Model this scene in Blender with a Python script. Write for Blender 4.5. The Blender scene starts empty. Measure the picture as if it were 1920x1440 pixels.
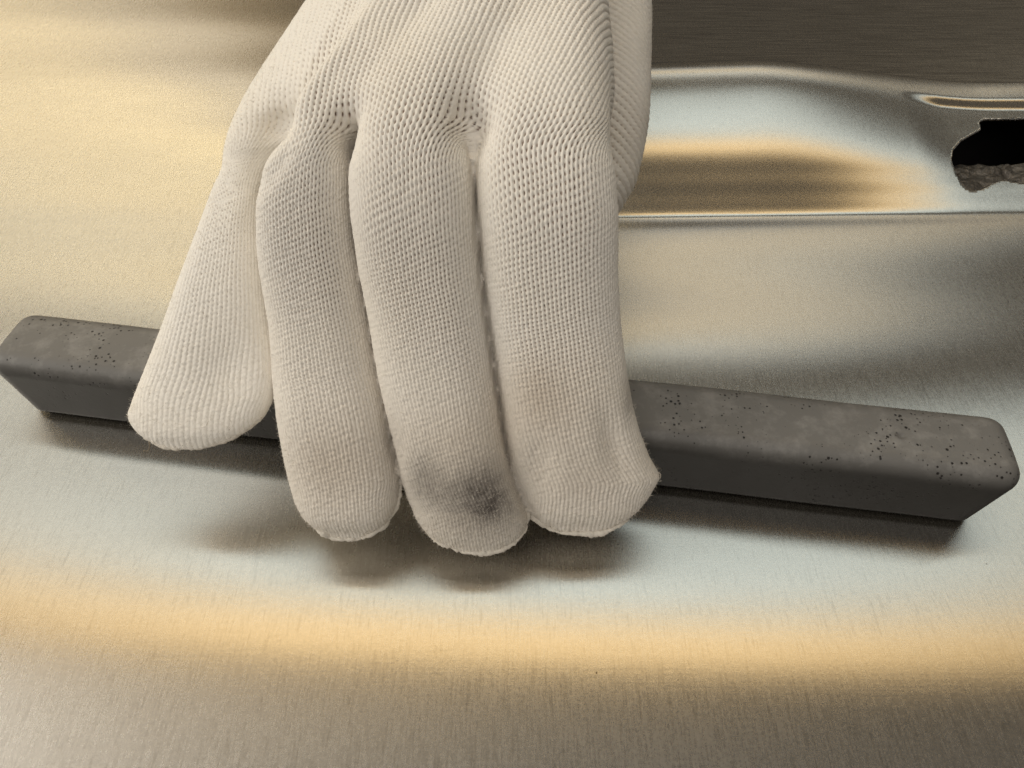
import bpy, bmesh, math, random
import numpy as np
from mathutils import Vector

random.seed(7)
rng = np.random.default_rng(7)
scene = bpy.context.scene
COL = scene.collection

# ------------------------------------------------------------------ camera
FPX = 1330.0                      # focal length in pixels of a 1920 wide frame
PITCH = math.radians(50.0)
DIST = 0.185                      # metres from lens to the panel along the axis
cam_d = bpy.data.cameras.new('camera')
cam_d.sensor_width = 36.0
cam_d.lens = 36.0 * FPX / 1920.0
cam_d.clip_start = 0.002
cam_d.clip_end = 50.0
cam = bpy.data.objects.new('camera', cam_d)
COL.objects.link(cam)
CAM = np.array([0.0, -DIST * math.cos(PITCH), DIST * math.sin(PITCH)])
cam.location = CAM
cam.rotation_euler = (math.pi / 2 - PITCH, 0, 0)
scene.camera = cam
FWD = np.array([0, math.cos(PITCH), -math.sin(PITCH)])
UPV = np.array([0, math.sin(PITCH), math.cos(PITCH)])

# ------------------------------------------------------------------ world, lamps, exposure
world = bpy.data.worlds.new('World')
scene.world = world
world.use_nodes = True
bg = world.node_tree.nodes['Background']
bg.inputs['Color'].default_value = (1.0, 0.88, 0.76, 1)
bg.inputs['Strength'].default_value = 0.05

def lamp(name, y0, y1, x0, x1, z, colour, radiance, target=None):
    """an unseen area light: rectangle at height z over y0..y1, x0..x1, facing down"""
    d = bpy.data.lights.new(name, 'AREA')
    d.shape = 'RECTANGLE'
    d.size, d.size_y = (x1 - x0), (y1 - y0)
    d.color = colour
    d.energy = radiance * math.pi * d.size * d.size_y
    o = bpy.data.objects.new(name, d)
    COL.objects.link(o)
    o.location = ((x0 + x1) / 2, (y0 + y1) / 2, z)
    if target is not None:
        v = Vector(target) - o.location
        o.rotation_euler = v.to_track_quat('-Z', 'Y').to_euler()
    return o

CZ = 1.5
def strip(e0, e1, x0, x1, colour, radiance):
    """added light strip that lies between two elevations as seen from the panel, further side first"""
    lamp('unseen_light', CZ / math.tan(math.radians(e1)), CZ / math.tan(math.radians(e0)), x0, x1, CZ, colour, radiance)
strip(70.6, 75.8, -1.5, 1.4, (1.0, 0.67, 0.29), 2.0)  # unseen strips, placed and coloured to draw the bands reflected in the panel
strip(67.6, 70.6, -1.5, 1.4, (1.0, 0.82, 0.54), 1.5)
strip(75.8, 84.0, -1.5, -0.20, (1.0, 0.74, 0.44), 0.38)
strip(58.0, 67.3, -0.9, 1.6, (0.90, 1.0, 0.96), 1.40)
strip(58.0, 67.3, -2.4, -0.9, (1.0, 0.90, 0.72), 1.3)
strip(52.0, 58.0, -2.2, -0.2, (1.0, 0.95, 0.84), 1.2)
strip(44.5, 47.5, -1.5, 1.15, (0.92, 1.0, 0.98), 1.3)
strip(39.8, 43.5, -2.6, 1.3, (1.0, 0.80, 0.50), 1.7)
strip(36.5, 39.8, -0.6, 1.4, (0.97, 1.0, 0.98), 0.9)
strip(36.5, 39.8, -3.0, -0.6, (0.97, 1.0, 0.98), 0.6)
strip(30.3, 34.2, -4.0, -0.7, (1.0, 0.76, 0.36), 4.2)
strip(25.2, 28.6, -4.5, -0.8, (1.0, 0.89, 0.70), 3.6)
strip(19.0, 25.2, -5.5, -1.0, (1.0, 0.70, 0.36), 0.75)
lamp('unseen_light', -1.4, 0.6, -4.0, -1.9, CZ, (1.0, 0.95, 0.86), 7.8)  # unseen key light from the left for the glove's bright side
lamp('unseen_light', -2.2, -0.35, -1.2, 0.6, CZ, (1.0, 0.95, 0.88), 1.9)  # fill added behind the camera to brighten the glove

vs = scene.view_settings
vs.view_transform = 'Standard'
vs.look = 'None'
vs.exposure = 0.0
vs.gamma = 1.0
vs.use_curve_mapping = False
scene.cycles.max_bounces = 8
scene.cycles.use_denoising = True
scene.cycles.sample_clamp_direct = 3.0
scene.cycles.sample_clamp_indirect = 1.5

# ------------------------------------------------------------------ helpers
def p2w(px, py, z):
    """where the sight line through photograph pixel (px,py) meets height z"""
    d = FWD + (px - 960.0) / FPX * np.array([1.0, 0, 0]) - (py - 720.0) / FPX * UPV
    t = (z - CAM[2]) / d[2]
    return CAM + t * d

def depth(p):
    return float(np.dot(np.asarray(p) - CAM, FWD))

def row_of(P):
    """photo row / column of world points (for laying out stains and wales)"""
    Q = P - CAM
    w = Q @ FWD
    return 720.0 - FPX * (Q @ UPV) / w, 960.0 + FPX * Q[:, 0] / w

def smooth(a, n):
    if n < 1: return a
    k = np.exp(-0.5 * (np.arange(-3 * n, 3 * n + 1) / n) ** 2); k /= k.sum()
    p = np.concatenate([2 * a[0] - a[1:3 * n + 1][::-1], a, 2 * a[-1] - a[-3 * n - 1:-1][::-1]])
    return np.convolve(p, k, 'valid')

def sstep(a, b, x):
    t = np.clip((x - a) / (b - a), 0, 1)
    return t * t * (3 - 2 * t)

def link(name, verts, faces, mat, parent=None, smooth_shade=True):
    me = bpy.data.meshes.new(name)
    me.from_pydata([tuple(v) for v in verts], [], [tuple(f) for f in faces])
    me.update()
    if smooth_shade:
        me.polygons.foreach_set('use_smooth', np.ones(len(me.polygons), bool))
    if mat: me.materials.append(mat)
    o = bpy.data.objects.new(name, me)
    COL.objects.link(o)
    if parent: o.parent = parent
    return o

def link_np(name, V, F, mat, parent=None):
    """fast quad mesh from arrays"""
    me = bpy.data.meshes.new(name)
    n, m = len(V), len(F)
    me.vertices.add(n); me.vertices.foreach_set('co', V.astype(np.float32).ravel())
    me.loops.add(m * 4); me.loops.foreach_set('vertex_index', F.astype(np.int32).ravel())
    me.polygons.add(m)
    me.polygons.foreach_set('loop_start', np.arange(0, m * 4, 4, dtype=np.int32))
    me.polygons.foreach_set('use_smooth', np.ones(m, bool))
    me.update(calc_edges=True); me.validate()
    if mat: me.materials.append(mat)
    o = bpy.data.objects.new(name, me)
    COL.objects.link(o)
    if parent: o.parent = parent
    return o

def tube(points, radii, sides=8):
    """a bent wire through points"""
    P = [np.asarray(p, float) for p in points]
    V, F = [], []
    for i, p in enumerate(P):
        t = P[min(i + 1, len(P) - 1)] - P[max(i - 1, 0)]
        t /= np.linalg.norm(t) + 1e-12
        s = np.cross(t, (0.3, 0.2, 0.93)); s /= np.linalg.norm(s) + 1e-12
        n = np.cross(s, t)
        for k in range(sides):
            a = 2 * math.pi * k / sides
            V.append(p + radii[i] * (math.cos(a) * s + math.sin(a) * n))
    for i in range(len(P) - 1):
        for k in range(sides):
            k2 = (k + 1) % sides
            F.append((i * sides + k, i * sides + k2, (i + 1) * sides + k2, (i + 1) * sides + k))
    F.append(tuple(range(sides))[::-1]); F.append(tuple((len(P) - 1) * sides + k for k in range(sides)))
    return V, F

class Nodes:
    def __init__(self, name):
        self.m = bpy.data.materials.new(name); self.m.use_nodes = True
        self.t = self.m.node_tree; self.n = self.t.nodes; self.l = self.t.links
        self.b = self.n['Principled BSDF']
        self.out = self.n['Material Output']
    def add(self, kind, **kw):
        nd = self.n.new(kind)
        for k, v in kw.items():
            if hasattr(nd, k) and k not in nd.inputs: setattr(nd, k, v)
            else: nd.inputs[k].default_value = v
        return nd
    def link(self, a, b): self.l.new(a, b)
    def math(self, op, a, b=None, c=None, clamp=False):
        nd = self.n.new('ShaderNodeMath'); nd.operation = op; nd.use_clamp = clamp
        for i, v in enumerate((a, b, c)):
            if v is None: continue
            if isinstance(v, (int, float)): nd.inputs[i].default_value = v
            else: self.l.new(v, nd.inputs[i])
        return nd.outputs[0]
    def ramp(self, fac, stops, interp='LINEAR'):
        nd = self.n.new('ShaderNodeValToRGB'); nd.color_ramp.interpolation = interp
        els = nd.color_ramp.elements
        while len(els) < len(stops): els.new(0.5)
        for e, (p, c) in zip(els, stops):
            e.position = p; e.color = c if len(c) == 4 else (*c, 1)
        self.l.new(fac, nd.inputs[0]); return nd.outputs[0]
    def mix(self, fac, a, b, mode='MIX'):
        nd = self.n.new('ShaderNodeMix'); nd.data_type = 'RGBA'; nd.blend_type = mode
        for sock, v in ((nd.inputs[0], fac), (nd.inputs[6], a), (nd.inputs[7], b)):
            if isinstance(v, (int, float)): sock.default_value = v
            elif isinstance(v, tuple): sock.default_value = v if len(v) == 4 else (*v, 1)
            else: self.l.new(v, sock)
        return nd.outputs[2]
    def mapped(self, scale, coord='Object'):
        tc = self.n.new('ShaderNodeTexCoord'); mp = self.n.new('ShaderNodeMapping')
        mp.inputs['Scale'].default_value = scale
        self.l.new(tc.outputs[coord], mp.inputs['Vector']); return mp.outputs[0]
    def noise(self, vec, scale, detail=3, rough=0.55):
        nd = self.n.new('ShaderNodeTexNoise')
        nd.inputs['Scale'].default_value = scale; nd.inputs['Detail'].default_value = detail
        nd.inputs['Roughness'].default_value = rough
        if vec is not None: self.l.new(vec, nd.inputs['Vector'])
        return nd.outputs['Fac']

# ------------------------------------------------------------------ materials
def mat_panel():
    k = Nodes('brushed_metal')
    b = k.b
    b.inputs['Metallic'].default_value = 1.0
    # fine grain running towards the viewer, faint cross streaks, tiny specks
    grain = k.noise(k.mapped((1, 0.085, 1)), 2300, 2, 0.6)
    streak = k.noise(k.mapped((0.03, 1, 1)), 1500, 2, 0.6)
    speck = k.noise(k.mapped((1, 1, 1)), 1500, 3, 0.7)
    blot = k.noise(k.mapped((0.35, 1, 1)), 22, 4, 0.6)
    dust = k.noise(k.mapped((1, 1, 1)), 700, 2, 0.5)
    c = k.mix(k.math('MULTIPLY', blot, 0.5), (0.61, 0.60, 0.575), (0.51, 0.50, 0.48))
    dots = k.ramp(dust, [(0.0, (0.25, 0.22, 0.2)), (0.19, (0.25, 0.22, 0.2)), (0.205, (1, 1, 1)), (1, (1, 1, 1))])
    c = k.mix(1.0, c, dots, 'MULTIPLY')
    c = k.mix(1.0, c, k.ramp(grain, [(0.26, (0.86, 0.855, 0.85)), (0.46, (1, 1, 1)), (0.72, (1.05, 1.05, 1.05))]), 'MULTIPLY')
    c = k.mix(1.0, c, k.ramp(speck, [(0.30, (0.90, 0.90, 0.90)), (0.50, (1, 1, 1)), (0.70, (1.07, 1.07, 1.07))]), 'MULTIPLY')
    sx = k.add('ShaderNodeSeparateXYZ'); tc = k.add('ShaderNodeTexCoord'); k.link(tc.outputs['Object'], sx.inputs[0])
    far = k.math('MULTIPLY', k.math('SUBTRACT', sx.outputs[1], 0.125), 30.0, clamp=True)
    far = k.math('MULTIPLY', far, k.math('ADD', k.math('MULTIPLY', sx.outputs[0], 12.0, clamp=True), 0.12, clamp=True))     # rolled finish beyond the rib
    c = k.mix(far, c, k.mix(1.0, c, k.ramp(streak, [(0.30, (0.70, 0.69, 0.68)), (0.5, (1, 1, 1)), (0.7, (1.35, 1.35, 1.35))]), 'MULTIPLY'))
    k.link(c, b.inputs['Base Color'])
    r = k.math('ADD', k.math('MULTIPLY', blot, 0.07), 0.205)
    r = k.math('ADD', r, k.math('MULTIPLY', k.math('SUBTRACT', grain, 0.5), 0.06))
    r = k.math('ADD', r, k.math('MULTIPLY', speck, 0.06))
    k.link(r, b.inputs['Roughness'])
    b.inputs['Anisotropic'].default_value = 1.0
    tg = k.add('ShaderNodeTangent'); tg.direction_type = 'UV_MAP'; tg.uv_map = 'grain'
    k.link(tg.outputs[0], b.inputs['Tangent'])
    h = k.math('ADD', k.math('MULTIPLY', grain, 0.5), k.math('MULTIPLY', streak, 0.25))
    h = k.math('ADD', h, k.math('MULTIPLY', speck, 0.6))
    bp = k.add('ShaderNodeBump'); bp.inputs['Strength'].default_value = 0.040
    bp.inputs['Distance'].default_value = 0.0002
    k.link(h, bp.inputs['Height']); k.link(bp.outputs[0], b.inputs['Normal'])
    # duller share, tinted warm so the shadows on the sheet fill amber
    b2 = k.add('ShaderNodeBsdfPrincipled')
    b2.inputs['Metallic'].default_value = 1.0; b2.inputs['Roughness'].default_value = 0.5
    k.link(k.mix(1.0, c, (1.08, 0.98, 0.80), 'MULTIPLY'), b2.inputs['Base Color'])
    k.link(bp.outputs[0], b2.inputs['Normal'])
    mx = k.add('ShaderNodeMixShader'); mx.inputs[0].default_value = 0.12
    k.link(b.outputs[0], mx.inputs[1]); k.link(b2.outputs[0], mx.inputs[2]); k.link(mx.outputs[0], k.out.inputs['Surface'])
    return k.m

def mat_bar():
    k = Nodes('dark_ferrite')
    b = k.b
    co = k.mapped((1, 1, 1))
    big = k.noise(co, 60, 4, 0.6)
    fine = k.noise(co, 900, 4, 0.7)
    c = k.mix(big, (0.008, 0.007, 0.006), (0.017, 0.015, 0.012))
    worn = k.ramp(k.noise(co, 170, 4, 0.7), [(0.48, (0, 0, 0)), (0.68, (1, 1, 1))])
    gn = k.add('ShaderNodeNewGeometry'); gz = k.add('ShaderNodeSeparateXYZ'); k.link(gn.outputs['Normal'], gz.inputs[0])
    lies = k.math('ADD', k.math('MULTIPLY', gz.outputs[2], 0.95, clamp=True), 0.02)     # up-facing sides lightened in the colour for the top's sheen
    c = k.mix(k.math('MULTIPLY', k.math('ADD', k.math('MULTIPLY', worn, 0.22), 0.50), lies), c, (0.32, 0.31, 0.295))
    # pores gather in patches
    vo = k.add('ShaderNodeTexVoronoi'); vo.inputs['Scale'].default_value = 1050; vo.inputs['Randomness'].default_value = 1
    k.link(co, vo.inputs['Vector'])
    patch = k.ramp(k.noise(co, 75, 3, 0.6), [(0.40, (0, 0, 0)), (0.58, (1, 1, 1))])
    sep = k.add('ShaderNodeSeparateColor'); k.link(vo.outputs['Color'], sep.inputs[0])
    size = k.math('MULTIPLY', k.math('MULTIPLY', sep.outputs[0], patch), 0.42)
    pore = k.math('SUBTRACT', 1.0, k.math('DIVIDE', vo.outputs['Distance'], k.math('MAXIMUM', size, 0.0001)), clamp=True)
    porem = k.math('MULTIPLY', pore, 3.0, clamp=True)
    c = k.mix(porem, c, (0.015, 0.013, 0.012))  # pores darkened in the colour for the shade inside them
    k.link(c, b.inputs['Base Color'])
    r = k.math('ADD', k.math('MULTIPLY', big, 0.25), 0.30)
    k.link(r, b.inputs['Roughness'])
    b.inputs['Specular IOR Level'].default_value = 0.28
    h = k.math('SUBTRACT', k.math('MULTIPLY', fine, 0.22), porem)
    bp = k.add('ShaderNodeBump'); bp.inputs['Strength'].default_value = 0.6; bp.inputs['Distance'].default_value = 0.0003
    k.link(h, bp.inputs['Height']); k.link(bp.outputs[0], b.inputs['Normal'])
    return k.m

def mat_glove():
    k = Nodes('white_knit')
    b = k.b
    co = k.mapped((1, 1, 1))
    at = k.add('ShaderNodeAttribute'); at.attribute_name = 'soil_gap_shade'
    sp = k.add('ShaderNodeSeparateColor'); k.link(at.outputs['Color'], sp.inputs[0])
    fib = k.noise(co, 3200, 3, 0.7)
    mott = k.noise(co, 45, 4, 0.6)
    c = k.mix(mott, (0.845, 0.79, 0.695), (0.89, 0.865, 0.825))
    brown = k.math('MULTIPLY', sp.outputs[0], k.math('ADD', k.math('MULTIPLY', mott, 0.9), 0.45), clamp=True)
    c = k.mix(brown, c, (0.42, 0.335, 0.245))
    grey = k.math('MULTIPLY', sp.outputs[1], k.math('ADD', k.math('MULTIPLY', k.noise(co, 420, 4, 0.7), 1.1), 0.35), clamp=True)
    c = k.mix(grey, c, (0.115, 0.100, 0.088))
    c = k.mix(sp.outputs[2], c, (0.27, 0.165, 0.115))      # stitch gaps darkened in the colour for their shade, as a skin brown
    k.link(c, b.inputs['Base Color'])
    b.inputs['Roughness'].default_value = 0.75
    b.inputs['Specular IOR Level'].default_value = 0.25
    b.inputs['Sheen Weight'].default_value = 0.25
    b.inputs['Sheen Roughness'].default_value = 0.45
    b.inputs['Sheen Tint'].default_value = (1, 0.96, 0.9, 1)
    bp = k.add('ShaderNodeBump'); bp.inputs['Strength'].default_value = 0.35; bp.inputs['Distance'].default_value = 0.0002
    k.link(fib, bp.inputs['Height']); k.link(bp.outputs[0], b.inputs['Normal'])
    return k.m

def mat_plain(name, col, rough, metal=0.0, noise_scale=None, bump=0.0, dist=0.001):
    k = Nodes(name)
    b = k.b
    b.inputs['Roughness'].default_value = rough
    b.inputs['Metallic'].default_value = metal
    if noise_scale:
        n = k.noise(k.mapped((1, 1, 1)), noise_scale, 5, 0.65)
        c = k.mix(n, tuple(x * 0.6 for x in col), tuple(min(1, x * 1.4) for x in col))
        k.link(c, b.inputs['Base Color'])
        if bump:
            bp = k.add('ShaderNodeBump'); bp.inputs['Strength'].default_value = bump; bp.inputs['Distance'].default_value = dist
            k.link(n, bp.inputs['Height']); k.link(bp.outputs[0], b.inputs['Normal'])
    else:
        b.inputs['Base Color'].default_value = (*col, 1)
    return k.m

M_PANEL, M_BAR, M_GLOVE = mat_panel(), mat_bar(), mat_glove()
M_CAST = mat_plain('cast_metal', (0.16, 0.145, 0.13), 0.38, 0.85, 700, 0.8, 0.001)
M_DARK = mat_plain('dark_inside', (0.012, 0.010, 0.010), 0.8, 0.0, 80)
M_SEAM = mat_plain('white_thread', (0.64, 0.59, 0.51), 0.8, 0.0, 1500, 0.5, 0.0003)
M_LINT = mat_plain('grey_lint', (0.22, 0.18, 0.13), 0.7, 0.0, 900)

# ------------------------------------------------------------------ the metal panel
def rib_line(xs):
    """far rim and near foot of the stamped rib along x (metres), and its height"""
    h = 0.0004 + 0.0206 * sstep(-0.06, 0.03, xs) - 0.0100 * sstep(0.085, 0.175, xs)
    foot = 0.0700 + 0.02 * xs
    rim = 0.1300 + 0.005 * sstep(-0.02, 0.10, xs) + 0.003 * sstep(0.1, 0.16, xs)
    return foot, rim, h

QS = np.array([0, .04, .09, .15, .20, .26, .33, .39, .46, .54, .62, .70, .78, .86, .93, 1.0])
SL = np.array([.30, .54, .50, .57, .52, .57, .50, .45, .40, .375, .36, .345, .31, .22, .10, -.10])
_q = np.linspace(0, 1, 400); _s = smooth(np.interp(_q, QS, SL), 8)
_prof = np.concatenate([[0], np.cumsum((_s[1:] + _s[:-1]) / 2 * np.diff(_q))]); _prof /= _prof.max()

def panel_z(x, y):
    foot, rim, h = rib_line(x)
    q = (y - foot) / (rim - foot)
    z = np.where(q < 0, 0, np.interp(q, _q, _prof)) * h
    drop = np.clip((y - rim) / (0.014 + 0.06 * sstep(0.02, -0.06, x)), 0, None)                # steep far side of the rib
    back = -0.004 * sstep(-0.05, 0.03, x) - 0.07 * np.clip(y - rim - 0.01, 0, None) * sstep(-0.02, 0.05, x)
    z = np.where(q > 1, _prof[-1] * h + (back - _prof[-1] * h) * sstep(0, 1, drop), z)
    # the sheet rolls over a soft crease just in front of the foot
    cr = (y - foot + 0.002) / 0.0030
    z = z - 0.00012 * np.exp(-cr * cr) * sstep(-0.02, 0.03, x)
    # slow waves of a formed sheet
    z = z + 0.00035 * np.sin(2 * math.pi * (y / 0.075 + 0.25 * x / 0.2 + 0.1)) * sstep(0.09, 0.03, y)
    z = z + 0.00007 * np.sin(2 * math.pi * (y / 0.052) + 1.0 + 3 * x) * sstep(0.06, 0.10, y) * sstep(0.0, -0.06, x)
    # step of the flange above the slot
    st = sstep(0.138, 0.156, x)
    z = z - 0.0016 * st * sstep(0.1275, 0.1225, y) * sstep(0.070, 0.110, y)
    return z

def axis(parts):
    out = []
    for a, b, s in parts:
        out += list(np.arange(a, b - 1e-9, s))
    out.append(parts[-1][1])
    return np.array(out)

def on_panel(px, py):
    z = 0.0
    for _ in range(30):
        w = p2w(px, py, z)
        z = 0.5 * z + 0.5 * float(panel_z(np.array([w[0]]), np.array([w[1]]))[0])
    return p2w(px, py, z)

SLOT_PX = [(1990, 221), (1846, 223), (1836, 229), (1839, 243), (1826, 250), (1803, 263), (1787, 282), (1784, 300),
           (1791, 323), (1803, 345), (1818, 357), (1838, 355), (1862, 343), (1882, 337), (1905, 342), (1990, 352)]

def build_panel():
    xs = axis([(-0.42, -0.10, 0.004), (-0.10, 0.13, 0.0022), (0.13, 0.215, 0.00055), (0.215, 0.42, 0.004)])
    ys = axis([(-0.17, 0.05, 0.003), (0.05, 0.085, 0.0009), (0.085, 0.132, 0.0006), (0.132, 0.165, 0.0009), (0.165, 0.52, 0.004)])
    X, Y = np.meshgrid(xs, ys, indexing='ij')
    Z = panel_z(X, Y)
    V = np.stack([X, Y, Z], -1).reshape(-1, 3)
    nx, ny = len(xs), len(ys)
    I = np.arange(nx * ny).reshape(nx, ny)
    F = np.stack([I[:-1, :-1], I[1:, :-1], I[1:, 1:], I[:-1, 1:]], -1).reshape(-1, 4)
    poly = np.array([on_panel(*p)[:2] for p in SLOT_PX])
    # round the outline a little
    dense = []
    for i in range(len(poly)):
        a, b = poly[i], poly[(i + 1) % len(poly)]
        for t in np.linspace(0, 1, 12, endpoint=False): dense.append(a + (b - a) * t)
    dense = np.array(dense)
    def inside(pts):
        c = np.zeros(len(pts), bool); j = len(dense) - 1
        for i in range(len(dense)):
            yi, yj = dense[i, 1], dense[j, 1]
            hit = ((yi > pts[:, 1]) != (yj > pts[:, 1]))
            xi = (dense[j, 0] - dense[i, 0]) * (pts[:, 1] - yi) / (yj - yi + 1e-15) + dense[i, 0]
            c ^= hit & (pts[:, 0] < xi); j = i
        return c
    cen = V[F].mean(1)
    gone = np.zeros(len(F), bool)
    near = (cen[:, 0] > 0.12) & (cen[:, 0] < 0.25) & (cen[:, 1] > 0.05) & (cen[:, 1] < 0.16)
    gone[near] = inside(cen[near][:, :2])
    rim = np.intersect1d(np.unique(F[gone]), np.unique(F[~gone]))
    d = ((V[rim][:, None, :2] - dense[None]) ** 2).sum(-1)
    V[rim, :2] = dense[d.argmin(1)]
    V[rim, 2] = panel_z(V[rim, 0], V[rim, 1])
    F = F[~gone]
    used = np.unique(F); remap = -np.ones(len(V), int); remap[used] = np.arange(len(used))
    V, F = V[used], remap[F]
    o = link_np('metal_panel', V, F, M_PANEL)
    uv = o.data.uv_layers.new(name='grain')
    li = np.zeros(len(o.data.loops), np.int32); o.data.loops.foreach_get('vertex_index', li)
    uv.data.foreach_set('uv', V[li][:, [0, 1]].astype(np.float32).ravel())
    s = o.modifiers.new('thickness', 'SOLIDIFY'); s.thickness = 0.0011; s.offset = -1
    o['kind'] = 'structure'
    o['label'] = 'brushed silver sheet metal panel with a stamped rib and slot'
    return poly

slot = build_panel()

# rough casting and dark hollow under the slot
def build_under_slot():
    c = slot.mean(0)
    xs = np.linspace(0.140, 0.235, 190); ys = np.linspace(0.070, 0.1065, 90)
    X, Y = np.meshgrid(xs, ys, indexing='ij')
    Z = -0.0035 + 0.0022 * sstep(0.1065, 0.080, Y)
    r = rng.standard_normal(X.shape)
    def blur(a, n):
        for _ in range(n):
            a = (a + np.roll(a, 1, 0) + np.roll(a, -1, 0) + np.roll(a, 1, 1) + np.roll(a, -1, 1)) / 5
        return a / a.std()
    Z = Z + 0.00045 * blur(r.copy(), 25) + 0.00022 * blur(rng.standard_normal(X.shape), 4)
    nx, ny = X.shape
    V = np.stack([X, Y, Z], -1).reshape(-1, 3)
    I = np.arange(nx * ny).reshape(nx, ny)
    F = [tuple(f) for f in np.stack([I[:-1, :-1], I[1:, :-1], I[1:, 1:], I[:-1, 1:]], -1).reshape(-1, 4)]
    V = [tuple(v) for v in V]
    # skirt down to a flat bottom so that it is a solid block
    loop = list(I[:, 0]) + list(I[-1, 1:]) + list(I[-2::-1, -1]) + list(I[0, -2:0:-1])
    base = len(V)
    for k in loop: V.append((V[k][0], V[k][1], -0.02))
    n = len(loop)
    for k in range(n):
        F.append((loop[k], base + k, base + (k + 1) % n, loop[(k + 1) % n]))
    F.append(tuple(base + k for k in range(n))[::-1])
    o = link('metal_casting', V, F, M_CAST)
    o['label'] = 'rough grey cast metal seen inside the slot at the right edge'
    o['category'] = 'casting'
    # dark hollow: open tray added under the panel, near-black for the slot's shade
    bm = bmesh.new()
    bmesh.ops.create_cube(bm, size=1)
    for v in bm.verts:
        v.co = Vector((0.19 + v.co.x * 0.14, 0.100 + v.co.y * 0.10, -0.0305 + v.co.z * 0.045))
    top = max(bm.faces, key=lambda f: f.calc_center_median().z)
    bmesh.ops.delete(bm, geom=[top], context='FACES_ONLY')
    me = bpy.data.meshes.new('hollow'); bm.to_mesh(me); bm.free(); me.materials.append(M_DARK)
    h = bpy.data.objects.new('hollow', me); COL.objects.link(h)
    h['kind'] = 'structure'
build_under_slot()

# ------------------------------------------------------------------ the dark bar
BAR_S = 0.0187
def build_bar():
    A = p2w(78, 776, 0.0002); B = p2w(1797, 983, 0.0002)
    ax = (B - A); L = np.linalg.norm(ax[:2]); ax = ax / np.linalg.norm(ax); ax[2] = 0
    nrm = np.array([-ax[1], ax[0], 0])
    over = 0.0035                      # ends lean out towards the top
    L += 2 * 0.003
    mid = (A + B) / 2 + nrm * BAR_S / 2; mid[2] = 0.0002
    r = 0.0042
    nx, ny, nz = 300, 28, 24
    def grid_face(u, v, fn):
        U, W = np.meshgrid(u, v, indexing='ij')
        P = fn(U.ravel(), W.ravel()); I = np.arange(len(U) * len(v)).reshape(U.shape)
        return P, np.stack([I[:-1, :-1], I[1:, :-1], I[1:, 1:], I[:-1, 1:]], -1).reshape(-1, 4)
    def dens(n, half):       # samples crowd towards the edges so that the rounding is smooth
        t = np.linspace(-1, 1, n)
        e = np.concatenate([-half + r * (1 - np.cos(np.linspace(0, math.pi / 2, 7))) * 1.0,
                            np.linspace(-half + r, half - r, n)[1:-1],
                            half - r * (1 - np.cos(np.linspace(math.pi / 2, 0, 7)))])
        return e
    hx, hy, hz = L / 2, BAR_S / 2, BAR_S / 2
    X, Y, Z = dens(nx, hx), dens(ny, hy), dens(nz, hz)
    Vs, Fs, off = [], [], 0
    for axis_i, sign in [(0, 1), (0, -1), (1, 1), (1, -1), (2, 1), (2, -1)]:
        u, v = [(Y, Z), (X, Z), (X, Y)][axis_i]
        def fn(a, b):
            o = np.zeros((len(a), 3)); rest = [i for i in range(3) if i != axis_i]
            o[:, rest[0]] = a; o[:, rest[1]] = b; o[:, axis_i] = sign * [hx, hy, hz][axis_i]; return o
        P, F = grid_face(u, v, fn)
        flip = (sign > 0) == (axis_i == 1)
        if flip: F = F[:, ::-1]
        Vs.append(P); Fs.append(F + off); off += len(P)
    V = np.concatenate(Vs); F = np.concatenate(Fs)
    # round: pull to an inner box, push back out by r
    rz = np.where(V[:, 2] < 0, 0.0013, r)               # bottom edges are flatter
    R3 = np.stack([np.full(len(V), r), np.full(len(V), r), rz], -1)
    H = np.array([hx, hy, hz])
    inner = np.minimum(np.maximum(V, -H + R3), H - R3)
    d = (V - inner) / R3; d /= np.linalg.norm(d, axis=1)[:, None] + 1e-12
    V = inner + d * R3
    # draft: the sides and ends lean in a little towards the bottom
    k = (V[:, 2] + hz) / (2 * hz)
    V[:, 0] += np.sign(V[:, 0]) * over * (k - 0.0) * sstep(hx - 0.03, hx, np.abs(V[:, 0]))
    # hand-cast unevenness
    for _ in range(14):
        f = rng.uniform(20, 160, 3); ph = rng.uniform(0, 6.28); a = 0.00009 / (1 + np.linalg.norm(f) / 60)
        V += d * (a * np.sin(V @ f + ph))[:, None]
    V[:, 2] -= sstep(0, hz, V[:, 2]) * 0.0006 * (V[:, 1] / hy) ** 2      # slightly crowned top
    # one larger pit on the top near the right end
    pit = np.array([hx * 0.815, -0.0008, hz])
    dd = np.linalg.norm(V[:, :2] - pit[:2], axis=1)
    V[:, 2] -= np.where(V[:, 2] > hz * 0.9, 0.0011 * np.exp(-(dd / 0.0006) ** 2), 0)
    W = mid + V[:, :1] * ax + V[:, 1:2] * nrm + (V[:, 2:3] + hz) * np.array([0, 0, 1])
    # weld the seams between the six grids
    key = np.round(V / 2e-6).astype(np.int64)
    _, idx, inv = np.unique(key, axis=0, return_index=True, return_inverse=True)
    W = W[idx]; F = inv.ravel()[F]
    F = F[[len(set(f)) == 4 for f in F.tolist()]]
    o = link_np('bar', W, F, M_BAR)
    o['label'] = 'long dark grey pitted bar with rounded edges held under the gloved hand'
    o['category'] = 'bar'
    return o
bar = build_bar()

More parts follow.
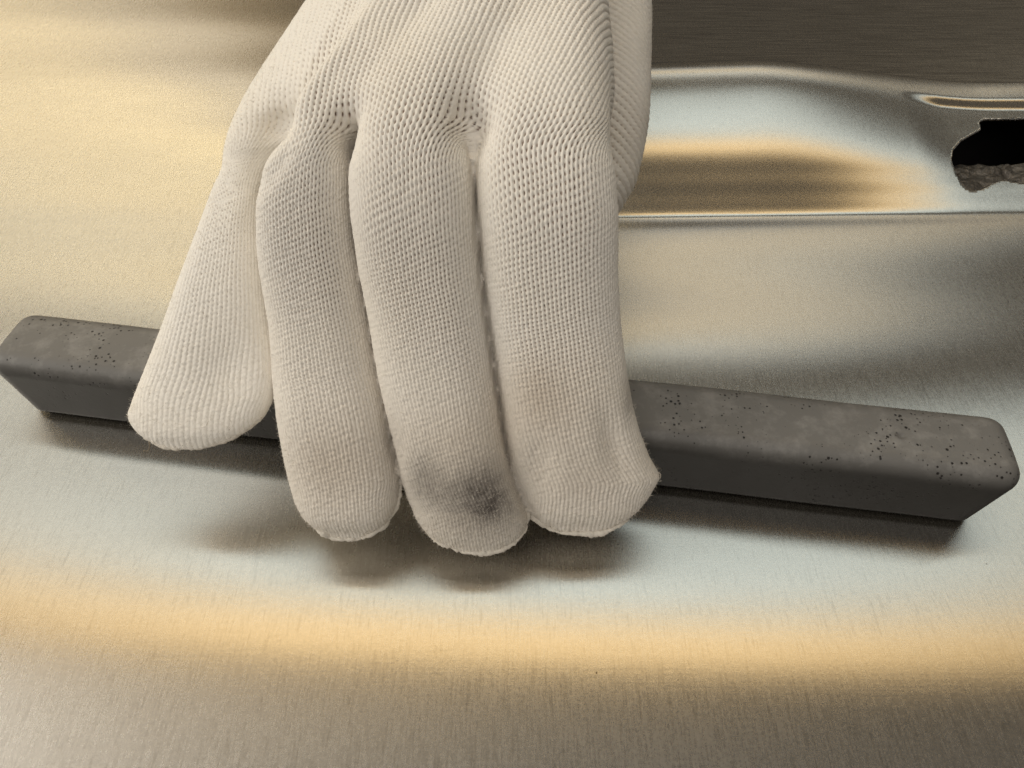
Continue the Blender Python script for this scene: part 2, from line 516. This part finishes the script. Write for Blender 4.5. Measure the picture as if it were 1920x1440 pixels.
# ------------------------------------------------------------------ the gloved hand
# each ray: photo rows with left and right outline, height of the core and half thickness (mm)
RAYS = {
 'little': dict(rows=[-260, -120, 0, 60, 130, 190, 240, 290, 340, 380, 450, 550, 650, 700, 750, 778, 795, 812, 826, 834],
    L=[735, 690, 640, 602, 548, 502, 474, 455, 432, 412, 385, 340, 298, 277, 254, 243, 249, 262, 282, 304],
    R=[835, 800, 765, 735, 690, 640, 590, 545, 514, 501, 497, 504, 514, 515, 508, 494, 476, 453, 424, 396],
    z=[74, 72, 68, 66, 63, 60, 58, 56, 53, 51, 47, 41, 34.5, 31, 27.5, 25.5, 24.5, 23.2, 22.3, 21.8],
    b=[15, 14, 13, 12.5, 12, 11, 10, 9.2, 8.6, 8.2, 7.8, 7.0, 5.6, 4.8, 4.2, 3.8, 3.4, 3.0, 2.2, 0.9]),
 'ring': dict(rows=[-260, -120, 0, 100, 180, 240, 290, 330, 380, 450, 500, 600, 700, 800, 850, 900, 940, 970, 990, 1003],
    L=[835, 800, 755, 690, 620, 570, 537, 516, 499, 496, 498, 512, 520, 533, 540, 546, 554, 569, 588, 614],
    R=[930, 905, 880, 820, 755, 700, 668, 662, 662, 668, 678, 695, 712, 734, 745, 752, 748, 735, 717, 694],
    z=[78, 76.5, 74.5, 73, 70.5, 68.2, 65.6, 63, 59.3, 53.4, 49, 40, 31.5, 24.5, 20.5, 16.5, 13.5, 11.2, 9.8, 9.0],
    b=[16, 15, 14, 13, 12.5, 12, 11.4, 10.8, 10.2, 9.9, 9.7, 9.4, 9.0, 8.4, 8.0, 7.4, 6.6, 5.6, 4.0, 1.0]),
 'middle': dict(rows=[-260, -120, 0, 100, 180, 240, 290, 330, 400, 500, 600, 700, 800, 880, 930, 970, 1000, 1018, 1029],
    L=[930, 905, 870, 820, 740, 690, 672, 666, 667, 678, 698, 715, 735, 752, 765, 779, 800, 826, 855],
    R=[1030, 1015, 1000, 970, 925, 900, 888, 889, 895, 903, 915, 930, 943, 958, 978, 992, 984, 966, 942],
    z=[80, 78, 75.5, 74, 72, 70, 67.5, 65.5, 60.5, 51.5, 42.5, 33.5, 25.2, 18.2, 13.8, 11, 9, 8, 7.3],
    b=[16, 15, 14, 13, 12.5, 12.2, 12, 11.6, 11.0, 10.6, 10.2, 9.8, 9.2, 8.4, 7.6, 6.4, 4.9, 3.2, 1.0]),
 'index': dict(rows=[-260, -120, 0, 100, 180, 240, 290, 330, 400, 500, 600, 700, 760, 800, 850, 890, 930, 960, 982, 993],
    L=[1030, 1015, 1000, 965, 920, 897, 890, 891, 896, 905, 915, 929, 938, 943, 950, 958, 973, 990, 1012, 1035],
    R=[1130, 1125, 1118, 1133, 1140, 1141, 1142, 1146, 1152, 1153, 1160, 1171, 1181, 1192, 1211, 1236, 1217, 1196, 1168, 1146],
    z=[78, 76, 74, 72.5, 71, 69.5, 67.5, 65.5, 60.5, 51.5, 42, 33.2, 28, 24.6, 20, 16.4, 12.8, 10.4, 9, 8.4],
    b=[16, 15, 14, 13.2, 12.8, 12.4, 12.2, 11.8, 11.4, 10.8, 10.4, 9.8, 9.3, 8.8, 8.0, 7.2, 6.2, 5.2, 3.6, 1.0]),
 'thumb': dict(rows=[-260, -120, 0, 60, 120, 180, 240, 300, 350, 390, 420, 480, 540, 580, 600, 612],
    L=[1000, 1000, 1010, 1020, 1025, 1020, 1005, 985, 970, 955, 950, 925, 905, 905, 920, 950],
    R=[1190, 1205, 1215, 1219, 1219, 1216, 1211, 1202, 1186, 1163, 1142, 1105, 1080, 1060, 1040, 1005],
    z=[66, 62, 56, 53, 50, 46.5, 43, 39, 35.5, 32, 29.5, 24.5, 20, 16.5, 15, 14],
    b=[18, 17, 16, 15.5, 15, 14.5, 14, 13, 12, 11.4, 11, 10, 8.6, 6.4, 4.4, 2.0]),
 'back': dict(rows=[-260, -120, 0, 60, 130, 190, 230, 265, 285],
    L=[740, 695, 645, 608, 556, 515, 495, 490, 505],
    R=[1125, 1120, 1112, 1120, 1125, 1125, 1110, 1080, 1040],
    z=[78, 76, 72.5, 71, 68.5, 65.5, 62.5, 60, 58],
    b=[16, 15, 14, 13.5, 12.5, 11, 9, 6, 3]),
}
ORDER = ['little', 'ring', 'middle', 'index', 'thumb', 'back']

class Ray: pass
def make_ray(spec, nsamp=260):
    r = Ray()
    rows = np.array(spec['rows'], float)
    rr = np.linspace(rows[0], rows[-1], nsamp)
    # denser towards the tip where the outline turns quickly
    rr = rows[0] + (rows[-1] - rows[0]) * (1 - (1 - np.linspace(0, 1, nsamp)) ** 1.5)
    L = smooth(np.interp(rr, rows, spec['L']), 1); R = smooth(np.interp(rr, rows, spec['R']), 1)
    z = smooth(np.interp(rr, rows, spec['z']), 5) / 1000; b = smooth(np.interp(rr, rows, spec['b']), 3) / 1000
    C = np.array([p2w((l + q) / 2, y, h) for l, q, y, h in zip(L, R, rr, z)])
    a = np.array([(q - l) / 2 * depth(c) / FPX for l, q, c in zip(L, R, C)])
    a = a * (1 + 0.030 * sstep(300, 340, rr) * sstep(rr[-1] - 60, rr[-1] - 160, rr))
    r.C, r.a, r.b, r.rows = C, np.maximum(a, 0.0008), np.maximum(b, 0.0008), rr
    d = np.linalg.norm(np.diff(C, axis=0), axis=1); r.s = np.concatenate([[0], np.cumsum(d)])
    return r
RAY = [make_ray(RAYS[n]) for n in ORDER]

def table(ray, ys, zs):
    """closest place on the core curve for each (y,z): sample index (float), signed offset"""
    Y, Z = np.meshgrid(ys, zs, indexing='ij')
    P = np.stack([Y.ravel(), Z.ravel()], -1)
    A = ray.C[:-1, 1:]; E = ray.C[1:, 1:] - A; E2 = (E * E).sum(1) + 1e-18
    T = np.empty(len(P)); N = np.empty(len(P))
    for i in range(0, len(P), 20000):
        q = P[i:i + 20000]
        t = np.clip((((q[:, None] - A[None]) * E[None]).sum(-1)) / E2[None], 0, 1)
        dv = q[:, None] - (A[None] + t[..., None] * E[None])
        d2 = (dv * dv).sum(-1); j = d2.argmin(1); k = np.arange(len(q))
        sg = np.sign(-(E[j, 0] * dv[k, j, 1] - E[j, 1] * dv[k, j, 0]))
        T[i:i + 20000] = j + t[k, j]; N[i:i + 20000] = np.sqrt(d2[k, j]) * sg
    return T.reshape(Y.shape), N.reshape(Y.shape)

def lut(arr, T):
    return np.interp(T, np.arange(len(arr)), arr)

def ray_dist(ray, x, T, N):
    cx, a, b = lut(ray.C[:, 0], T), lut(ray.a, T), lut(ray.b, T)
    l = np.abs(x - cx) / a; n = np.abs(N) / b
    q = (l ** 2.6 + n ** 2.6) ** (1 / 2.6)
    return (q - 1) * np.minimum(a, b)

def smin(a, b, k):
    h = np.clip(0.5 + 0.5 * (b - a) / k, 0, 1)
    return b + (a - b) * h - k * h * (1 - h)

def hand_mesh(step):
    allC = np.concatenate([r.C for r in RAY])
    lo = np.array([min((r.C[:, 0] - r.a).min() for r in RAY), allC[:, 1].min(), 0.0]) - 0.004
    hi = np.array([max((r.C[:, 0] + r.a).max() for r in RAY), allC[:, 1].max() + 0.004, 0.104]) + 0.003
    lo[1] -= 0.010; lo[2] = 0.0005
    n = np.ceil((hi - lo) / step).astype(int) + 1
    xs, ys, zs = [lo[i] + step * np.arange(n[i]) for i in range(3)]
    Yg, Zg = np.meshgrid(ys, zs, indexing='ij')
    q = np.stack([np.zeros(Yg.size), Yg.ravel(), Zg.ravel()], -1)
    row, _ = row_of(q)
    row = row.reshape(Yg.shape)
    kblend = (0.00006 + 0.0085 * sstep(312, 150, row))
    D = None
    for i, ray in enumerate(RAY):
        T, N = table(ray, ys, zs)
        cx, a, b = lut(ray.C[:, 0], T), lut(ray.a, T), lut(ray.b, T)
        nn = (np.abs(N) / b) ** 2.6; m = np.minimum(a, b)
        d = (((np.abs(xs[:, None, None] - cx[None]) / a[None]) ** 2.6 + nn[None]) ** (1 / 2.6) - 1) * m[None]
        d = d.astype(np.float32)
        if D is None: D = d
        else:
            k = kblend if i < 4 else np.full_like(kblend, 0.0022 if i == 4 else 0.006)
            D = smin(D, d, k[None].astype(np.float32))
            if 1 <= i <= 3:                             # the slit where two fingers lie side by side
                slit = (0.0016 * sstep(296, 322, row) * sstep(900, 820, row) * sstep(0.05, 0.45, N / b)).astype(np.float32)
                D = D + slit[None] * np.exp(-((d - dprev) / 0.0006) ** 2)
        dprev = d
    ins = D < 0
    ins[:, -1, :] = False; ins[:, 0, :] = False; ins[0] = False; ins[-1] = False; ins[:, :, 0] = False; ins[:, :, -1] = False
    D = np.where(ins, np.minimum(D, -1e-7), np.maximum(D, 1e-7))
    c8 = [ins[i:n[0] - 1 + i, j:n[1] - 1 + j, k:n[2] - 1 + k] for i in (0, 1) for j in (0, 1) for k in (0, 1)]
    cnt = sum(c.astype(np.int8) for c in c8)
    act = (cnt > 0) & (cnt < 8)
    ci = np.argwhere(act)
    cid = -np.ones(act.shape, np.int32); cid[act] = np.arange(len(ci))
    acc = np.zeros((len(ci), 3)); num = np.zeros(len(ci))
    corners = [(i, j, k) for i in (0, 1) for j in (0, 1) for k in (0, 1)]
    for a in corners:
        for ax in range(3):
            if a[ax]: continue
            b = list(a); b[ax] = 1
            va = D[ci[:, 0] + a[0], ci[:, 1] + a[1], ci[:, 2] + a[2]]
            vb = D[ci[:, 0] + b[0], ci[:, 1] + b[1], ci[:, 2] + b[2]]
            x = (va < 0) != (vb < 0)
            t = np.where(x, va / np.where(x, va - vb, 1), 0)
            p = np.tile(np.array(a, float), (len(ci), 1)); p[:, ax] = t
            acc[x] += p[x]; num[x] += 1
    V = lo + step * (ci + acc / num[:, None])
    F = []
    for ax in range(3):
        o1, o2 = [(1, 2), (2, 0), (0, 1)][ax]
        sl0 = [slice(None)] * 3; sl1 = [slice(None)] * 3
        sl0[ax] = slice(0, -1); sl1[ax] = slice(1, None)
        s = ins[tuple(sl0)] != ins[tuple(sl1)]
        e = np.argwhere(s)
        e = e[(e[:, o1] > 0) & (e[:, o2] > 0) & (e[:, o1] < n[o1] - 1) & (e[:, o2] < n[o2] - 1)]
        def cell(d1, d2):
            c = e.copy(); c[:, o1] -= d1; c[:, o2] -= d2
            return cid[c[:, 0], c[:, 1], c[:, 2]]
        quad = np.stack([cell(1, 1), cell(0, 1), cell(0, 0), cell(1, 0)], -1)
        flip = ~ins[e[:, 0], e[:, 1], e[:, 2]]
        quad[flip] = quad[flip][:, ::-1]
        F.append(quad)
    F = np.concatenate(F)
    F = F[(F >= 0).all(1)]
    return V, F

def relax(V, F, times):
    e = np.concatenate([F[:, [0, 1]], F[:, [1, 2]], F[:, [2, 3]], F[:, [3, 0]]])
    n = len(V); deg = np.bincount(e[:, 0], minlength=n) + np.bincount(e[:, 1], minlength=n)
    for it in range(times):
        for lam in (0.5, -0.52):
            A = np.stack([np.bincount(e[:, 0], V[e[:, 1], k], n) + np.bincount(e[:, 1], V[e[:, 0], k], n) for k in range(3)], -1) / deg[:, None]
            V = V + lam * (A - V)
    return V

def subdivide(V, F):
    e = np.sort(np.concatenate([F[:, [0, 1]], F[:, [1, 2]], F[:, [2, 3]], F[:, [3, 0]]]), axis=1)
    key = e[:, 0].astype(np.int64) * len(V) + e[:, 1]
    u, inv = np.unique(key, return_inverse=True)
    ue = np.stack([u // len(V), u % len(V)], -1)
    mid = V[ue].mean(1); cen = V[F].mean(1)
    m = len(F); inv = inv.ravel().reshape(4, m).T + len(V)
    c = np.arange(m) + len(V) + len(ue)
    V2 = np.concatenate([V, mid, cen])
    F2 = np.concatenate([np.stack([F[:, k], inv[:, k], c, inv[:, (k + 3) % 4]], -1) for k in range(4)])
    return V2, F2

def vnormals(V, F):
    fn = np.cross(V[F[:, 2]] - V[F[:, 0]], V[F[:, 3]] - V[F[:, 1]])
    N = np.zeros_like(V)
    for k in range(4):
        for a in range(3): N[:, a] += np.bincount(F[:, k], fn[:, a], len(V))
    return N / (np.linalg.norm(N, axis=1)[:, None] + 1e-20)

def bilinear(tab, ys, zs, y, z):
    fy = np.clip((y - ys[0]) / (ys[1] - ys[0]), 0, len(ys) - 1.001); fz = np.clip((z - zs[0]) / (zs[1] - zs[0]), 0, len(zs) - 1.001)
    i, j = fy.astype(int), fz.astype(int); u, v = fy - i, fz - j
    return tab[i, j] * (1 - u) * (1 - v) + tab[i + 1, j] * u * (1 - v) + tab[i, j + 1] * (1 - u) * v + tab[i + 1, j + 1] * u * v

NW_F, COURSE, WAIST, WALE_H = 52.0, 0.00098, 290.0, 0.00092
Y_KN = p2w(900, 290, 0.075)[1]
def knit(V):
    """wale and course coordinates of every vertex, plus how far round the finger it lies"""
    ys = np.arange(V[:, 1].min() - .001, V[:, 1].max() + .002, 0.0006); zs = np.arange(0, 0.112, 0.0006)
    row, col = row_of(V)
    dy = V[:, 1] - Y_KN                                  # wales lean and fan out over the back of the hand
    w = sstep(318, 215, row)
    dd, uu, vv, ss = [], [], [], []
    for i, ray in enumerate(RAY[:5]):
        T, N = table(ray, ys, zs)
        T = bilinear(T, ys, zs, V[:, 1], V[:, 2]); N = bilinear(N, ys, zs, V[:, 1], V[:, 2])
        dd.append(ray_dist(ray, V[:, 0], T, N))
        cx, a, b = lut(ray.C[:, 0], T), lut(ray.a, T), lut(ray.b, T)
        lat = (V[:, 0] - cx) / a
        th = np.arctan2(lat, N / b + 1e-6)
        arc = lut(ray.s, T)
        kn = np.searchsorted(ray.rows, WAIST)
        xr = V[:, 0]
        if i == 3: xr = np.where(lat > 0, cx + a * th, xr)            # measured round the edge of the hand
        if i == 0: xr = np.where(lat < 0, cx + a * th, xr)
        uhand = (xr - 0.37 * dy) / (1 + 7.0 * np.clip(dy, -0.03, 0.09)) / WALE_H
        rt = lut(ray.rows, T); e = ray.rows[-1]                        # towards the tip the wales run straight off the end
        ir = np.searchsorted(ray.rows, e - 85)
        lr = np.clip((V[:, 0] - cx + 0.5 * (cx - lut(ray.C[:, 0], np.minimum(T, ir)))) / ray.a[ir], -0.985, 0.985)
        f = sstep(e - 110, e - 50, rt) * (N > 0)
        th = (1 - f) * th + f * np.arcsin(lr)
        if i < 4:
            u = (1 - w) * (NW_F * (0.72 if i == 0 else 0.88 if i == 1 else 1.0) * th / math.pi + ray.C[kn, 0] / WALE_H) + w * uhand
            v = (arc - ray.s[kn]) / COURSE
        else:
            al = math.radians(60)
            u = ((arc * math.sin(al) - (V[:, 0] - cx) * math.cos(al)) / 0.00165)
            v = ((arc * math.cos(al) + (V[:, 0] - cx) * math.sin(al)) / 0.00135)
        uu.append(u); vv.append(v); ss.append(np.abs(th))
    dd, uu, vv, ss = map(np.array, (dd, uu, vv, ss))
    k = 0.0002 + 0.004 * sstep(300, 200, row)
    wt = np.exp(-(dd - dd.min(0)) / k)
    hard = dd.argmin(0)
    wt[4] = np.where(hard == 4, 1.0, 0.0)
    wt[:4] = np.where(hard == 4, 0.0, wt[:4])
    wt /= wt.sum(0)
    return (wt * uu).sum(0), (wt * vv).sum(0), (wt * ss).sum(0), hard, row, col

def wobble(V, n, fmin, fmax, seed):
    g = np.random.default_rng(seed); o = np.zeros(len(V))
    for _ in range(n):
        d = g.standard_normal(3); d /= np.linalg.norm(d)
        o += np.sin(V @ d * g.uniform(fmin, fmax) + g.uniform(0, 6.28))
    return o / math.sqrt(n)

def build_glove():
    V, F = hand_mesh(0.00068)
    V = relax(V, F, 4)
    N = vnormals(V, F)
    row, col = row_of(V)
    # folds and slack of the cloth
    V = V + N * (0.00022 * wobble(V, 10, 90, 260, 3))[:, None]
    def dent(px, py, rx, ry, dep, ang=0.0):
        c, s = math.cos(ang), math.sin(ang)
        x, y = (col - px), (row - py)
        return dep * np.exp(-(((c * x + s * y) / rx) ** 2 + ((-s * x + c * y) / ry) ** 2))
    face = (N @ (CAM / np.linalg.norm(CAM))) > 0.0
    push = np.zeros(len(V))
    for a in [(880, 225, 45, 60, -.0022), (640, 250, 40, 55, -.0008, .2), (520, 235, 30, 40, -.0020, .5),
              (430, 690, 60, 70, -.0012, .3), (600, 180, 26, 120, -.0006, .55), (700, 140, 26, 120, .0004, .5),
              (1010, 870, 30, 50, -.0008), (1150, 830, 25, 60, -.0014, -.3), 
              (475, 360, 20, 60, .0005, .6), (510, 330, 14, 60, -.0006, .6), (800, 890, 30, 40, -.0009)]:
        push += dent(*a)
    V = V + N * np.where(face, push, 0)[:, None]
    # refine what the lens can see; the far side stays coarse
    for lim in (-0.22, -0.08):
        N = vnormals(V, F)
        row, col = row_of(V)
        tocam = CAM - V; tocam /= np.linalg.norm(tocam, axis=1)[:, None]
        seen = ((N * tocam).sum(1) > lim) & (row > -45)
        sel = seen[F].any(1)
        V2, Fa = subdivide(V, F[sel])
        V, F = V2, np.concatenate([F[~sel], Fa])
        used = np.zeros(len(V), bool); used[F] = True
        re = np.cumsum(used) - 1; V, F = V[used], re[F]
    N = vnormals(V, F)
    u, v, th, hard, row, col = knit(V)
    tocam = CAM - V; tocam /= np.linalg.norm(tocam, axis=1)[:, None]
    live = sstep(-0.08, 0.08, (N * tocam).sum(1)) * sstep(-40, -20, row)
    u = u + 0.09 * wobble(V, 8, 150, 700, 11); v = v + 0.25 * wobble(V, 8, 150, 700, 12)
    fu = u - np.floor(u) - 0.5                        # -0.5..0.5 across one wale
    ridge = 1.0 - np.exp(-((np.abs(fu) - 0.5) / 0.15) ** 2) - 0.5 * (2 * fu) ** 2
    side = np.floor(u + 0.5)                          # which gap between wales
    vs_ = v + 0.28 * side
    fv = vs_ - np.floor(vs_) - 0.5
    vl = v + 0.28 * side + 1.25 * np.abs(fu)
    leg = np.cos(2 * math.pi * vl)                    # slanting legs of each stitch
    hole = np.exp(-((np.abs(fu) - 0.5) / 0.135) ** 2) * np.exp(-(fv / 0.24) ** 2)
    # the knit is open where it is stretched over the knuckles, closed and felted at the sides and tips
    stretch = sstep(860, 430, row) * 0.80 + 0.20
    stretch = stretch * (0.30 + 0.70 * sstep(1.10, 0.30, np.where(row > 250, th, 0)))
    stretch = stretch * (0.72 + 0.28 * sstep(140, 260, row))
    stretch = np.where(hard == 0, stretch * 0.5, stretch)
    stretch = stretch * (0.95 + 0.25 * wobble(V, 6, 60, 200, 21))
    stretch = np.clip(stretch, 0.05, 1.15)
    h = 0.00014 * (ridge - 0.6) * (0.55 + 0.65 * stretch) + 0.000035 * leg * ridge * (1.2 - 0.5 * stretch) - 0.0009 * hole * stretch
    h = np.where(hard == 4, 0.00050 * (ridge - 0.6) - 0.0004 * hole + 0.00004 * leg, h)
    h = h + 0.00004 * wobble(V, 18, 2500, 8000, 31)   # loose fibre
    h = np.where(hard == 0, h * 0.65, h)
    V = V + N * (h * live)[:, None]
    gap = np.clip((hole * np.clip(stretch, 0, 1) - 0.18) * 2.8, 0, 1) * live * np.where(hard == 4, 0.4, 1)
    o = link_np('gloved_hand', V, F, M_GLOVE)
    # soil: red = brown grime, green = grey smudge, blue = shade painted into stitch gaps
    def blob(px, py, rx, ry, ang=0.0):
        c, s = math.cos(ang), math.sin(ang); x, y = col - px, row - py
        return np.exp(-(((c * x + s * y) / rx) ** 2 + ((-s * x + c * y) / ry) ** 2))
    brown = 0.34 * blob(1030, 750, 120, 90) + 0.30 * blob(1090, 900, 150, 90) + 0.34 * blob(860, 850, 110, 90) \
        + 0.36 * blob(620, 880, 110, 100) + 0.25 * blob(860, 990, 120, 70) + 0.12 * blob(700, 500, 200, 300) + 0.12 * blob(1000, 720, 40, 50)
    brown = np.where(hard == 0, 0.03, brown + 0.07 + 0.10 * sstep(400, 800, row))
    grey = 0.80 * blob(908, 925, 62, 64, .5) + 0.55 * blob(800, 905, 42, 42) + 0.25 * blob(860, 945, 110, 60) + 0.25 * blob(945, 965, 50, 34) \
        + 0.5 * blob(1178, 745, 14, 45) + 0.25 * blob(735, 830, 20, 60)
    grey = np.where(hard == 0, 0.0, grey)
    ca = o.data.color_attributes.new('soil_gap_shade', 'FLOAT_COLOR', 'POINT')
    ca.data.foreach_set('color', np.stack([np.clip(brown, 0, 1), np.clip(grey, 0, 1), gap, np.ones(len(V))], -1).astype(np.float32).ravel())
    o['label'] = 'right hand in a white ribbed knit glove gripping the dark bar'
    o['category'] = 'gloved hand'
    return o
glove = build_glove()

# seams across the fingertips, loose thread, fluff
def tip_seam(ray, row0l, row0r, thick):
    """cord sewn round the end of one glove finger, corner to corner"""
    L = [i for i in range(len(ray.rows)) if ray.rows[i] >= row0l]
    R = [i for i in range(len(ray.rows)) if ray.rows[i] >= row0r]
    P = [ray.C[i] - np.array([ray.a[i], 0, 0]) for i in L]
    c = ray.C[-1]; e = ray.C[-1] - ray.C[-4]; e /= np.linalg.norm(e)
    for t in np.linspace(-0.8, 0.8, 9): P.append(c + np.array([ray.a[-1] * t, 0, 0]) + e * ray.b[-1] * 0.9)
    P += [ray.C[i] + np.array([ray.a[i], 0, 0]) for i in R[::-1]]
    P = np.array(P)
    d = np.concatenate([[0], np.cumsum(np.linalg.norm(np.diff(P, axis=0), axis=1))])
    m = int(d[-1] / 0.00035)
    q = np.linspace(0, d[-1], m)
    P = np.stack([smooth(np.interp(q, d, P[:, k]), 5) for k in range(3)], -1)
    n = np.arange(m)
    P = P + (CAM - P) / np.linalg.norm(CAM - P, axis=1)[:, None] * (0.0006 + 0.0006 * smooth(rng.normal(0, 1, m), 3) - 0.0001)[:, None]
    P = P + rng.normal(0, 0.00006, P.shape)
    fade = np.minimum(1, np.minimum(n + 1, m - n) / 9.0)
    rad = thick * fade * np.clip(1 + 0.7 * smooth(rng.normal(0, 1, m), 2) + rng.normal(0, 0.10, m), 0.3, 1.7)
    V, F = tube(P, rad, 8)
    return link('fingertip_seam', V, F, M_SEAM, glove)
tip_seam(RAY[0], 800, 760, 0.0005)
tip_seam(RAY[1], 985, 885, 0.0006)
tip_seam(RAY[2], 990, 925, 0.0006)
tip_seam(RAY[3], 893, 970, 0.0006)

def loose_thread(px, py, z, n, reach, rad, mat):
    c = p2w(px, py, z); P = []
    for i in range(n):
        t = i / (n - 1)
        P.append(c + np.array([0.0006 * math.sin(5 * t), -reach * t * 0.8 + 0.0004 * math.cos(6 * t), -reach * t * 0.55 + 0.0003 * math.sin(9 * t)]))
    V, F = tube(P, [rad * (1 - 0.4 * i / n) for i in range(n)], 6)
    return link('loose_thread', V, F, mat, glove)
loose_thread(276, 828, 0.0215, 14, 0.0026, 0.00014, M_LINT)
loose_thread(1233, 889, 0.0165, 10, 0.0010, 0.00009, M_SEAM)
loose_thread(243, 772, 0.0255, 10, 0.0010, 0.00009, M_SEAM)

def fluff(count):
    me = glove.data; n = len(me.vertices)
    co = np.empty(n * 3, np.float32); me.vertices.foreach_get('co', co); co = co.reshape(-1, 3).astype(float)
    no = np.empty(n * 3, np.float32); me.vertex_normals.foreach_get('vector', no); no = no.reshape(-1, 3).astype(float)
    row, col = row_of(co)
    tc = CAM - co; tc /= np.linalg.norm(tc, axis=1)[:, None]
    p = ((no * tc).sum(1) > -0.2) * (row > -60) * (0.25 + sstep(650, 900, row) + 3.0 * sstep(930, 1000, row) + 0.6 * (col < 520))
    pick = rng.choice(n, count, p=p / p.sum())
    B, D = co[pick], no[pick] + rng.normal(0, 0.65, (count, 3))
    D /= np.linalg.norm(D, axis=1)[:, None]
    ln = rng.gamma(3.0, 0.00013, count)[:, None]
    bend = rng.normal(0, 0.5, (count, 3))
    M1 = B + D * ln * 0.55; E = M1 + (D + bend) * ln * 0.5
    S = np.cross(D, rng.standard_normal((count, 3))); S /= np.linalg.norm(S, axis=1)[:, None]
    w = 0.000022
    V = np.stack([B - S * w, B + S * w, M1 + S * w, M1 - S * w, E + S * w * .4, E - S * w * .4], 1).reshape(-1, 3)
    k = np.arange(count)[:, None] * 6
    F = np.concatenate([k + np.array([[0, 1, 2, 3]]), k + np.array([[3, 2, 4, 5]])])
    o = link_np('fluff', V, F, M_SEAM, glove)
    o['kind'] = 'stuff'
fluff(26000)
